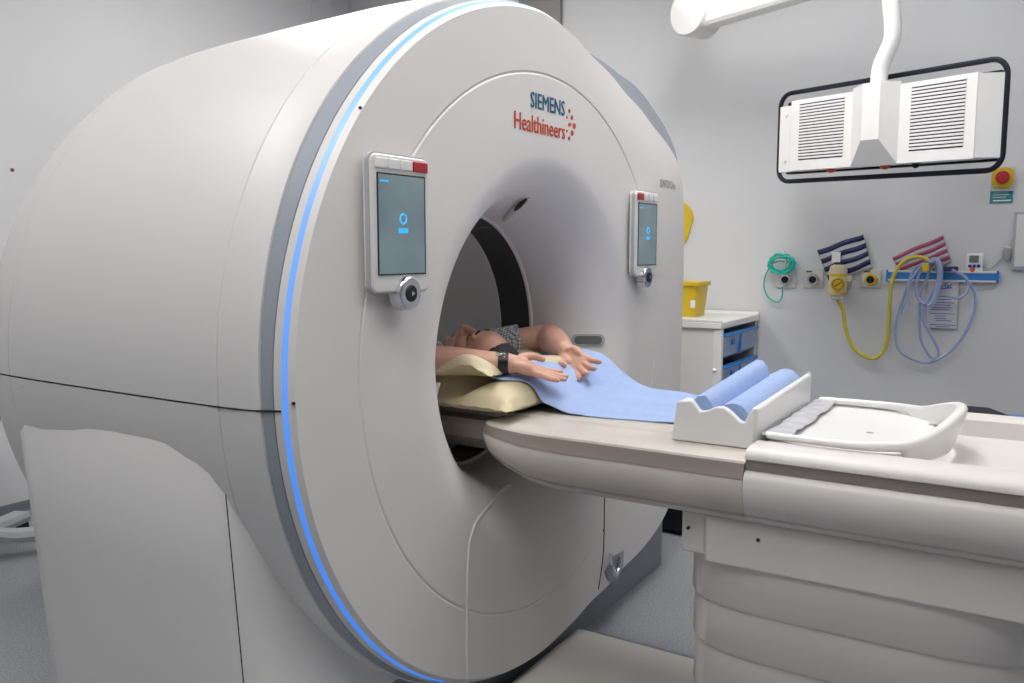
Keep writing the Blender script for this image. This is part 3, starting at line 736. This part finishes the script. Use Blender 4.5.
def grille(u0, u1):
    z0, z1 = 1.692, 1.948; n = 19
    back = slab(u0, u1, .068, .0706, z0, z1); pitch = (z1-z0)/n; sl = MB()
    for k in range(n):
        q_ = slab(u0-.002, u1+.002, .069, .0735, z0+pitch*(k+.40), z0+pitch*(k+1.02)); sl.add(q_.v, q_.f)
    part('grille_backing', back, 'black', mo, smooth=0)
    s = part('grille_slats', sl, 'white', mo, smooth=0); s['kind'] = 'stuff'
part('monitor_hood', hood(.068, .40), 'white', mo, bevel=.002); grille(.112, .336)
part('monitor_hood', hood(.60, .94), 'white', mo, bevel=.002); grille(.650, .890)
fk = MB()
v = [MP(u, d, z) for z in (PZ0+.004, PZ1-.004) for u, d in ((.067, .068), (.067, .004), (.004, .004), (.004, .010))]
fk.add(v, [(0, 1, 2, 3), (4, 5, 6, 7), (0, 1, 5, 4), (1, 2, 6, 5), (2, 3, 7, 6), (3, 0, 4, 7)]); part('hood_flank', fk, 'white', mo, smooth=0)
md = MB(); z0, zm, z1 = PZ0-.002, 1.745, 1.972
v = [MP(.385, .068, z0), MP(.612, .068, z0), MP(.612, .068, z1), MP(.385, .068, z1), MP(.43, .135, zm), MP(.512, .135, zm), MP(.512, .135, z1), MP(.43, .135, z1)]
md.add(v, [(0, 1, 2, 3), (4, 5, 6, 7), (0, 1, 5, 4), (1, 2, 6, 5), (2, 3, 7, 6), (3, 0, 4, 7)]); part('arm_housing', md, 'white', mo, smooth=0)
for u in (.47, .74):
    p = MP(u, .03, PZ0-.004); part('warning_lamp', MB().ball(p, (.03, .02, .012)), 'orange', mo)
part('cable_gland', MB().ball(MP(.33, .03, PZ0-.004), (.015, .015, .015)), 'black', mo)
pc = MP(.49, .085, 0)
pole = smooth_path([at(878.5, 92, X=pc.x), at(879, 80, X=pc.x), at(881, 66, X=pc.x), at(888, 50, X=pc.x), at(892.5, 37, X=pc.x), at(892.5, 20, X=pc.x), at(890, -8, X=pc.x), at(889, -30, X=pc.x)], 6)
part('pole', MB().tube(pole, .033, 18), 'white', mo)
# horizontal boom arm with round hub
hub = at(697, 13, X=2.0); endp = pole[-1]
aT = Vector((pc.x, pc.y, hub.z+.02)); ad = (aT-hub).normalized(); an = Vector((-ad.y, ad.x, 0))
if an.dot(CAM-hub) < 0: an = -an
arm = MB(); sp = []
for p, hh, ww in ((hub, .085, .05), (hub+ad*.15, .085, .05), (aT-ad*.1, .085, .05), (aT+ad*.1, .085, .05)):
    sp.append([p+an*a*ww+Vector((0, 0, b*hh)) for a, b in ((-1, -.8), (-.8, -1), (.8, -1), (1, -.8), (1, .5), (.75, 1), (-.75, 1), (-1, .8))])
arm.loft(sp, cap0=True, cap1=True); part('boom_arm', arm, 'white', mo, smooth=20)
part('hub_cap', MB().tube([hub-an*.07, hub+an*.062, hub+an*.070, hub+an*.072], [.115, .115, .111, .10], 40), 'white', mo)
part('ceiling_column', MB().cyl(Vector((hub.x, hub.y, hub.z+.06)), Vector((hub.x, hub.y, CZ)), .06), 'white', mo)
part('pole_socket', MB().cyl(Vector((aT.x, aT.y, aT.z-.11)), Vector((aT.x, aT.y, aT.z+.02)), .04), 'white', mo)

# ------------------------------------------------------------------ things on the right wall
def WP(px, py, off=0): return at(px, py, X=WX-off)
def wbox(px0, px1, py0, py1, d0, d1):
    a, b = WP(px0, py0), WP(px1, py1); return MB().box(WX-d1, WX-d0, min(a.y, b.y), max(a.y, b.y), min(a.z, b.z), max(a.z, b.z))
# gas outlets
for i, (px, lab) in enumerate(((786.5, 'grey wall gas outlet behind the coiled teal tube'), (814, 'grey wall gas outlet with black ring left of yellow regulator'), (842, 'grey wall gas outlet plate behind the yellow regulator'), (871.5, 'grey wall gas outlet with yellow and dark ring right of regulator'))):
    t = thing('gas_outlet', lab, 'outlet', WP(px, 279), 'wall gas outlets')
    part('plate', wbox(px-9.5, px+9.5, 269, 288, 0, .012), 'socket', t, bevel=.003)
    c = WP(px, 279.5); rr_ = .032
    part('ring', MB().tube([(c.x-.012, c.y, c.z), (c.x-.03, c.y, c.z), (c.x-.034, c.y, c.z)], [rr_, rr_*.9, rr_*.78], 24), 'yellow' if i == 3 else 'chrome', t)
    part('socket', MB().cyl((c.x-.03, c.y, c.z), (c.x-.036, c.y, c.z), .019, n=20), 'black', t)
    l = WP(px-7, 271.5); part('printed_tag', MB().box(WX-.0128, WX-.011, l.y-.03, l.y, l.z-.004, l.z+.004), 'ink_grey', t, smooth=0)
# teal coiled tube
tc = []
rnd = random.Random(2)
for k in range(110):
    a = k*.62; r = .060+.014*math.sin(k*.9)
    p = WP(784, 266); tc.append((WX-.045-.025*rnd.random(), p.y+r*math.cos(a)*(.95+.1*rnd.random()), p.z+.012+r*.75*math.sin(a)*(.9+.2*rnd.random())))
tail = smooth_path([WP(790, 262, .04), WP(775, 262, .04), WP(766, 274, .03), WP(764, 287, .03), WP(769, 298, .03), WP(778, 302, .03), WP(782, 296, .04), WP(782.5, 287, .05)], 6)
tt = thing('teal_tubing', 'coiled teal oxygen tubing hanging on the left gas outlet', 'tubing', WP(784, 280))
part('coil', MB().tube(tc, .0045, 6), 'teal', tt)
part('tail', MB().tube(tail, .0042, 8), 'teal', tt)
part('hook', MB().tube(smooth_path([WP(786, 270, .0), WP(786, 262, .05), WP(785.5, 252, .04)], 4), .005, 8), 'chrome', tt)
# yellow suction regulator with hose
rg = thing('suction_regulator', 'cream and yellow wall regulator with round dial', 'regulator', WP(841, 280))
c = WP(841, 280)
def lz(py): return WP(841, py).z
RX = WX-.075
part('body', MB().tube([(RX, c.y, lz(293)), (RX, c.y, lz(291)), (RX, c.y, lz(270)), (RX, c.y, lz(266)), (RX, c.y, lz(264.5))], [.040, .044, .044, .040, .025], 28), 'cream', rg)
part('yellow_collar', MB().cyl((RX, c.y, lz(276)), (RX, c.y, lz(273.5)), .046), 'yellow', rg)
part('yellow_collar', MB().cyl((RX, c.y, lz(293.5)), (RX, c.y, lz(291.5)), .046), 'yellow', rg)
dcn = Vector((CAM.x-RX, CAM.y-c.y, 0)).normalized()
dc = Vector((RX, c.y, lz(283.5)))+dcn*.036
part('dial', MB().tube([dc-dcn*.02, dc+dcn*.016, dc+dcn*.02], [.036, .036, .032], 28), 'yellow', rg)
sd = Vector((-dcn.y, dcn.x, 0)); pf = dc+dcn*.0205
part('dial_needle', MB().tube([pf-sd*.018-Vector((0, 0, .012)), pf+sd*.018+Vector((0, 0, .012))], .0022, 6), 'dark', rg)
part('dial_scale', MB().tube([pf+sd*.026*math.cos(q*math.pi/10)+Vector((0, 0, .026*math.sin(q*math.pi/10))) for q in range(20)], .0016, 6, closed=True), 'dark', rg)
part('bottom_cup', MB().tube([(RX, c.y, lz(299)), (RX, c.y, lz(298)), (RX, c.y, lz(293.5))], [.020, .030, .034], 24), 'clear', rg)
part('side_lever', MB().box(RX-.015, RX+.015, c.y-.068, c.y-.040, lz(281), lz(275)), 'cream', rg, bevel=.004)
part('wall_stem', MB().cyl((RX, c.y, c.z), (WX-.012, c.y, c.z), .02), 'chrome', rg)
hs = smooth_path([(RX, c.y, lz(299))]+[WP(px, py, .06) for px, py in ((843, 310), (846, 330), (853, 347), (864, 356), (875, 358), (884, 350), (888, 332), (889.5, 305), (893, 278), (902, 263), (914, 257), (924, 258), (931, 263))], 8)
tag(obj('suction_hose', MB().tube(hs, .0095, 12), 'hose_y', smooth=60), 'yellow hose looping from the regulator to the blue rail', 'hose')
# striped bags
def bag(name, label, A, B_, C_, D_, m, n, ph, off):
    t = thing(name, label, 'bag', WP((A[0]+C_[0])/2, max(C_[1], D_[1])))
    def Q(u, v, e=0):
        px = (A[0]*(1-u)+B_[0]*u)*(1-v)+(D_[0]*(1-u)+C_[0]*u)*v; py = (A[1]*(1-u)+B_[1]*u)*(1-v)+(D_[1]*(1-u)+C_[1]*u)*v
        return WP(px, py, off+.016*math.sin(math.pi*u)*math.sin(math.pi*v)+.006*math.sin(9*u+ph)+.004*math.sin(7*v+3*u)+e)
    g = MB(); secs = [[Q(i/16, j/12) for i in range(17)] for j in range(13)]; g.loft(secs, closed=False)
    part('film', g, 'clear', t, solid=.003, smooth=80)
    for k in range(n):
        v0 = (k+.02)/n*1.0; v1 = v0+.56/n
        g = MB(); g.loft([[Q(i/16, v0+(v1-v0)*j/2+.018*math.sin(8*i/16+k+ph), .003) for i in range(17)] for j in range(3)], closed=False)
        part('stripe', g, m, t, solid=.003, smooth=80)
    return t
b1 = bag('striped_bag', 'clear bag with navy blue stripes tucked behind the yellow regulator', (817, 250), (863, 234), (872, 268), (830, 284), 'navy', 4, 0, .015)
part('label_tag', wbox(834, 842, 252, 262, .045, .05), 'white', b1, smooth=0)
bag('striped_bag', 'clear bag with pink stripes tucked behind the blue rail', (892, 257), (943, 235), (951, 262), (905, 280), 'pink', 4, 1.2, .012)
# blue rail
ra = thing('wall_rail', 'blue and white equipment rail fixed on the wall', 'rail', WP(938, 279))
a_, b_ = WP(888, 276), WP(998, 277)
part('rail', MB().box(WX-.03, WX, b_.y, a_.y, b_.z-.020, b_.z+.020), 'blue', ra, bevel=.003)
part('rail_edge', MB().box(WX-.033, WX, b_.y, a_.y, b_.z+.017, b_.z+.027), 'whiteplastic', ra, bevel=.002)
part('rail_edge', MB().box(WX-.033, WX, b_.y, a_.y, b_.z-.027, b_.z-.017), 'whiteplastic', ra, bevel=.002)
for yy in (a_.y, b_.y): part('end_cap', MB().box(WX-.036, WX, yy-.005, yy+.005, b_.z-.03, b_.z+.03), 'blue', ra, bevel=.002)
# thermometer / monitor on the rail
th = thing('room_thermometer', 'small white digital thermometer with orange button above the blue rail', 'thermometer', WP(974, 272))
part('case', wbox(967, 982.5, 253.5, 272.5, 0, .03), 'white', th, bevel=.006)
part('display', wbox(970, 979, 255.5, 262.5, .03, .032), 'lcd', th, smooth=0)
for px in (970.5, 974.7, 979): p = WP(px, 266); part('button', MB().cyl((WX-.029, p.y, p.z), (WX-.034, p.y, p.z), .008, n=14), 'ink_blue', th)
p = WP(973, 269.5); part('orange_button', MB().cyl((WX-.029, p.y, p.z), (WX-.034, p.y, p.z), .012, n=14), 'orange', th)
cb = smooth_path([WP(983, 266, .01), WP(990, 268, .01), WP(998, 262, .01), WP(1004, 256, .01), WP(1008, 250, .02)], 6)
sp_ = thing('probe_sensor', 'small grey plug-in probe with thin cable on the right wall', 'sensor', WP(1008, 255))
part('cable', MB().tube(cb, .003, 6), 'greymetal', sp_)
part('cable', MB().tube(smooth_path([WP(1009, 247, .015), WP(1014, 237, .01), WP(1019, 228, .01), WP(1018, 231, .01)], 6), .003, 6), 'greymetal', sp_)
part('probe', MB().tube([WP(1009, 246, .02), WP(1008, 248, .02), WP(1007, 254, .02), WP(1007.5, 260, .02)], [.010, .018, .016, .008], 14), 'greymetal', sp_)
# clear blue tubing
ct_ = thing('suction_tubing', 'looped pale blue suction tubing hanging from the wall rail', 'tubing', WP(930, 350))
loops = [
 [(926, 262), (914, 270), (906, 290), (899, 312), (895, 330), (898, 348), (910, 358), (926, 363), (937, 360)],
 [(932, 260), (928, 275), (921, 295), (919, 315), (921, 340), (930, 356), (938, 360)],
 [(934, 260), (938, 275), (934, 290), (926, 303), (922, 316), (930, 333), (938, 350), (937, 361)],
 [(937, 360), (952, 350), (966, 332), (974, 312), (975, 296), (970, 284), (962, 276), (952, 270)],
 [(930, 261), (920, 272), (916, 292), (924, 304), (934, 298), (941, 280), (940, 264)],
 [(924, 263), (910, 282), (906, 300), (900, 314)],
 [(952, 270), (966, 278), (968, 290), (960, 298), (948, 296)]]
for k, L in enumerate(loops): part('tube_loop', MB().tube(smooth_path([WP(px, py, .05+.008*k) for px, py in L], 8), .0066, 10), 'tube', ct_)
part('tube_bundle', MB().tube(smooth_path([WP(px, py, .085) for px, py in ((930, 262), (936, 260), (940, 268), (939, 282), (934, 300), (929, 306))], 6), .014, 10), 'tube', ct_)
part('yellow_tap', wbox(925, 931, 263, 271, .09, .12), 'yellow', ct_, bevel=.004)
# suction liner bag with print
sb = thing('suction_liner', 'clear printed suction liner bag hanging below the rail', 'bag', WP(945, 330))
part('liner', wbox(929, 957, 274, 329, .012, .022), 'clear', sb, bevel=.004)
part('collar', wbox(938, 959, 266, 271, .03, .07), 'navy', sb, bevel=.004)
tmb, (ta, tb_) = text_mb('VacSac', 1, 0, lambda u, v, dd: (u, v, dd), .02)
a_, b_ = WP(935, 290), WP(952.5, 287); s_ = (a_.y-b_.y)/(tb_-ta)
me = MB(); me.add([(WX-.0225, a_.y-(v[0]-ta)*s_, a_.z+v[1]*s_*1.5+(v[0]-ta)*s_*.15) for v in tmb.v], tmb.f); part('lettering', me, 'ink_blue', sb, smooth=0)
ln = MB(); rnd = random.Random(8)
for k, (py, x0, x1) in enumerate([(296, 937, 953), (299, 938, 952), (302, 930, 955), (304.5, 934, 951), (307, 933, 952), (309, 931, 950), (313, 930, 955), (315.5, 935, 946), (318, 935, 947), (320, 936, 952), (324, 930, 956), (326, 936, 950)]):
    q0, q1 = WP(x0, py), WP(x1, py); ln.box(WX-.0226, WX-.021, q1.y, q0.y, q0.z-.0016, q0.z+.0016)
o = part('print_lines', ln, 'ink_blue', sb, smooth=0); o['kind'] = 'stuff'
# emergency stop
es = thing('emergency_stop', 'red emergency stop button on yellow disc with teal label', 'button', WP(1003, 202))
part('back_box', wbox(992, 1013.5, 168, 191, 0, .02), 'socket', es, bevel=.003)
c = WP(1003, 178)
part('yellow_disc', MB().prism(rrect(c.y-.046, c.y+.046, c.z-.046, c.z+.046, .03), WX-.034, WX-.02, axis='x'), 'yellow', es)
part('stop_button', MB().tube([(WX-.034, c.y, c.z), (WX-.05, c.y, c.z), (WX-.056, c.y, c.z)], [.022, .030, .026], 24), 'red', es)
part('arrow_ring', MB().tube([(WX-.057, c.y+.016*math.cos(q), c.z+.016*math.sin(q)) for q in np.linspace(.3, 5.2, 16)], .0018, 6), 'pink', es)
part('label_plate', wbox(990.5, 1012.5, 190, 202.5, 0, .006), 'tealdark', es, smooth=0)
ln = MB()
for py, x0, x1 in ((192.5, 993, 1008), (195, 993, 1009), (197.5, 992.5, 1006), (200.8, 993, 1011)):
    q0, q1 = WP(x0, py), WP(x1, py); ln.box(WX-.007, WX-.005, q1.y, q0.y, q0.z-(.0012 if py < 200 else .003), q0.z+(.0012 if py < 200 else .003))
o = part('label_lines', ln, 'white', es, smooth=0); o['kind'] = 'stuff'
# notice frame at the right edge
nf = thing('notice_frame', 'white framed notice panel at the right edge of the wall', 'frame', WP(1040, 270))
a_, b_ = WP(1018.5, 150), WP(1019, 269); y1 = a_.y; y0 = y1-.5
fr = MB()
for bx_ in ((y1-.012, y1, b_.z, a_.z), (y0, y0+.012, b_.z, a_.z), (y0, y1, b_.z, b_.z+.012), (y0, y1, a_.z-.012, a_.z)): fr.box(WX-.02, WX, *bx_)
fr2 = MB()
part('frame_border', MB().loft([[(WX-.02, y0, b_.z), (WX-.02, y1, b_.z), (WX-.02, y1, WP(1018, 212).z), (WX-.02, y0, WP(1018, 212).z)], [(WX, y0, b_.z), (WX, y1, b_.z), (WX, y1, WP(1018, 212).z), (WX, y0, WP(1018, 212).z)]], cap0=True, cap1=True), 'greymetal', nf, smooth=0)
part('notice_sheet', MB().box(WX-.024, WX-.018, y0+.012, y1-.012, b_.z+.012, WP(1018, 212).z-.012), 'whiteplastic', nf, smooth=0)
# yellow wall item seen past the scanner
yc = WP(680, 225)
yp = [(.075*math.cos(a)*(1 if math.sin(a) > -.2 else .9), .10*math.sin(a)-(.05*max(0, -math.sin(a))**2)) for a in np.linspace(0, 2*math.pi, 28, endpoint=False)]
tag(obj('hazard_sign', MB().prism([(WP(681, 220).y+x, WP(681, 220).z+z-.0) for x, z in yp], WX-.012, WX, axis='x'), 'yellow', bevel=.002), 'yellow rounded wall sign half hidden behind the scanner', 'sign')

# ------------------------------------------------------------------ drawer cabinet and sharps bin
cx0, cx1, cy0, cy1, ct0 = 1.88, 2.505, .103, .75, .957
cb_ = thing('drawer_cabinet', 'white supply cabinet with blue translucent drawers by the wall', 'cabinet', ((cx0+cx1)/2, .45, 0))
part('top', MB().box(cx0-.012, cx1+.012, cy0-.012, cy1, ct0-.035, ct0), 'white', cb_, bevel=.006)
for xa in (cx0-.012, cx1-.004): part('top_rim', MB().box(xa, xa+.016, cy0-.012, cy1, ct0-.002, ct0+.012), 'white', cb_, bevel=.003)
for x in (cx0, cx1-.02): part('side_panel', MB().box(x, x+.02, cy0, cy1, .08, ct0-.035), 'whiteplastic', cb_, smooth=0)
part('back_panel', MB().box(cx0+.02, cx1-.02, cy1-.02, cy1, .08, ct0-.035), 'whiteplastic', cb_, smooth=0)
part('bottom_panel', MB().box(cx0+.02, cx1-.02, cy0, cy1-.02, .08, .10), 'whiteplastic', cb_, smooth=0)
part('edge_post', MB().box(cx0-.004, cx0+.03, cy0-.010, cy0+.03, .08, ct0-.035), 'white', cb_, bevel=.004)
part('side_knob', MB().ball((cx0-.006, cy0+.02, .72), .010), 'white', cb_)
for k in range(5):
    z1 = ct0-.05-k*.16; z0 = z1-.135
    dr = part('drawer', MB().box(cx0+.035, cx1-.028, cy0+.006, cy1-.06, z0, z1-.05), 'tray', cb_, smooth=0)
    part('drawer_front', MB().loft([[(cx0+.034, cy0+.004, z0+.012), (cx1-.026, cy0+.004, z0+.012), (cx1-.026, cy0-.006, z1-.022), (cx0+.034, cy0-.006, z1-.022)], [(cx0+.034, cy0-.002, z0+.010), (cx1-.026, cy0-.002, z0+.010), (cx1-.026, cy0-.014, z1-.022), (cx0+.034, cy0-.014, z1-.022)]], cap0=True, cap1=True), 'trayface', dr, smooth=0)
    part('drawer_lip', MB().box(cx0+.032, cx1-.024, cy0-.022, cy0+.01, z1-.026, z1-.012), 'blue', dr, bevel=.003)
    part('label_clip', MB().box(cx0+.15, cx0+.20, cy0-.018, cy0-.012, z1-.072, z1-.045), 'blue', dr, smooth=0)
    part('drawer_rib', MB().box(cx0+.29, cx0+.31, cy0-.017, cy0-.006, z0+.012, z1-.022), 'blue', dr, smooth=0)
for x in (cx0+.05, cx1-.05):
    for y in (cy0+.05, cy1-.06): part('castor', MB().cyl((x-.012, y, .035), (x+.012, y, .035), .035).box(x-.01, x+.01, y-.02, y+.02, .03, .082), 'black', cb_)
sbn = thing('sharps_bin', 'yellow sharps bin with blue label on the cabinet top', 'bin', (2.2, .39, ct0))
zt_, zb2 = at(690, 281, X=2.2).z, ct0
pl0, pl1 = rrect(2.11, 2.27, .315, .47, .02), rrect(2.095, 2.285, .300, .485, .02)
part('bin_body', MB().loft([[(x, y, zb2+.001) for x, y in pl0], [(x, y, zt_-.02) for x, y in pl1]], cap0=True, cap1=True), 'yellow', sbn)
part('bin_lid', MB().loft([[(x, y, z) for x, y in rrect(2.085, 2.295, .290, .495, .02)] for z in (zt_-.022, zt_)], cap0=True, cap1=True), 'yellow', sbn, bevel=.004)
part('blue_label', MB().box(2.094, 2.105, .40, .47, zb2+.01, zb2+.075), 'blue', sbn, smooth=0)
part('white_label', MB().box(2.097, 2.104, .312, .335, zb2+.05, zb2+.09), 'white', sbn, smooth=0)

# blue couch and black wedge beyond the table
bn = thing('blue_couch', 'blue padded couch standing beyond the scanner table', 'couch', (.96, -1.6, 0))
part('cushion', MB().box(.72, 1.20, -2.3, -.915, .69, .748), 'blue', bn, bevel=.012)
part('couch_frame', MB().box(.75, 1.17, -2.26, -.95, .65, .69), 'greymetal', bn, bevel=.004)
for x in (.79, 1.13):
    for y in (-2.2, -1.04): part('leg', MB().box(x-.02, x+.02, y-.02, y+.02, 0, .65), 'greymetal', bn)
wg = MB(); pa = at(938, 405, X=.92); pb = at(1000, 413, X=.92)
wg.prism([(-.935, .7485), (-.935, .772), (-1.09, .772), (-1.16, .7485)], .98, 1.15, axis='x')
tag(obj('black_wedge', wg, 'black', bevel=.003, smooth=20), 'black foam wedge lying on the blue couch', 'wedge')
# dark floor unit between scanner and pedestal
fu = thing('floor_unit', 'dark box unit on the floor beside the scanner base', 'unit', (1.62, .33, 0))
part('case', MB().box(1.46, 1.80, .10, .44, .015, .13), 'black', fu, bevel=.01)
for x in (1.50, 1.76):
    for y in (.14, .40): part('foot', MB().cyl((x, y, 0), (x, y, .016), .02), 'black', fu)
# trolley base behind the scanner at the far left
tr = thing('equipment_trolley', 'grey wheeled trolley base on the floor behind the scanner', 'trolley', (-.5, 2.6, 0))
part('column', MB().cyl((-.5, 2.55, .10), (-.5, 2.55, .95), .035), 'greymetal', tr)
for (tx, ty) in ((-.08, 2.35), (-.12, 2.73), (-.9, 2.33), (-.9, 2.75)):
    c0 = Vector((-.5, 2.55, .14)); c1 = Vector((tx, ty, .085)); m_ = c0+(c1-c0)*.5+Vector((0, 0, -.02)); dv = (c1-c0); sd = Vector((-dv.y, dv.x, 0)).normalized()
    pts = smooth_path([c0, c0+dv*.25+Vector((0, 0, .005)), m_, c1], 5)
    part('leg', MB().loft([[p+sd*.045, p+sd*.035+Vector((0, 0, .022)), p-sd*.035+Vector((0, 0, .022)), p-sd*.045, p-sd*.035-Vector((0, 0, .025)), p+sd*.035-Vector((0, 0, .025))] for p in pts], cap0=True, cap1=True), 'greymetal', tr, smooth=40)
    part('castor', MB().cyl((tx-.012, ty, .035), (tx+.012, ty, .035), .035).box(tx-.01, tx+.01, ty-.015, ty+.015, .03, .09), 'black', tr)
part('tray', MB().box(-.75, -.26, 2.33, 2.77, .62, .65), 'greymetal', tr, bevel=.01)
part('handle', MB().tube([(-.30, 2.29, .64), (-.255, 2.29, .66), (-.255, 2.29, .69), (-.30, 2.29, .70)], .02, 10), 'black', tr)
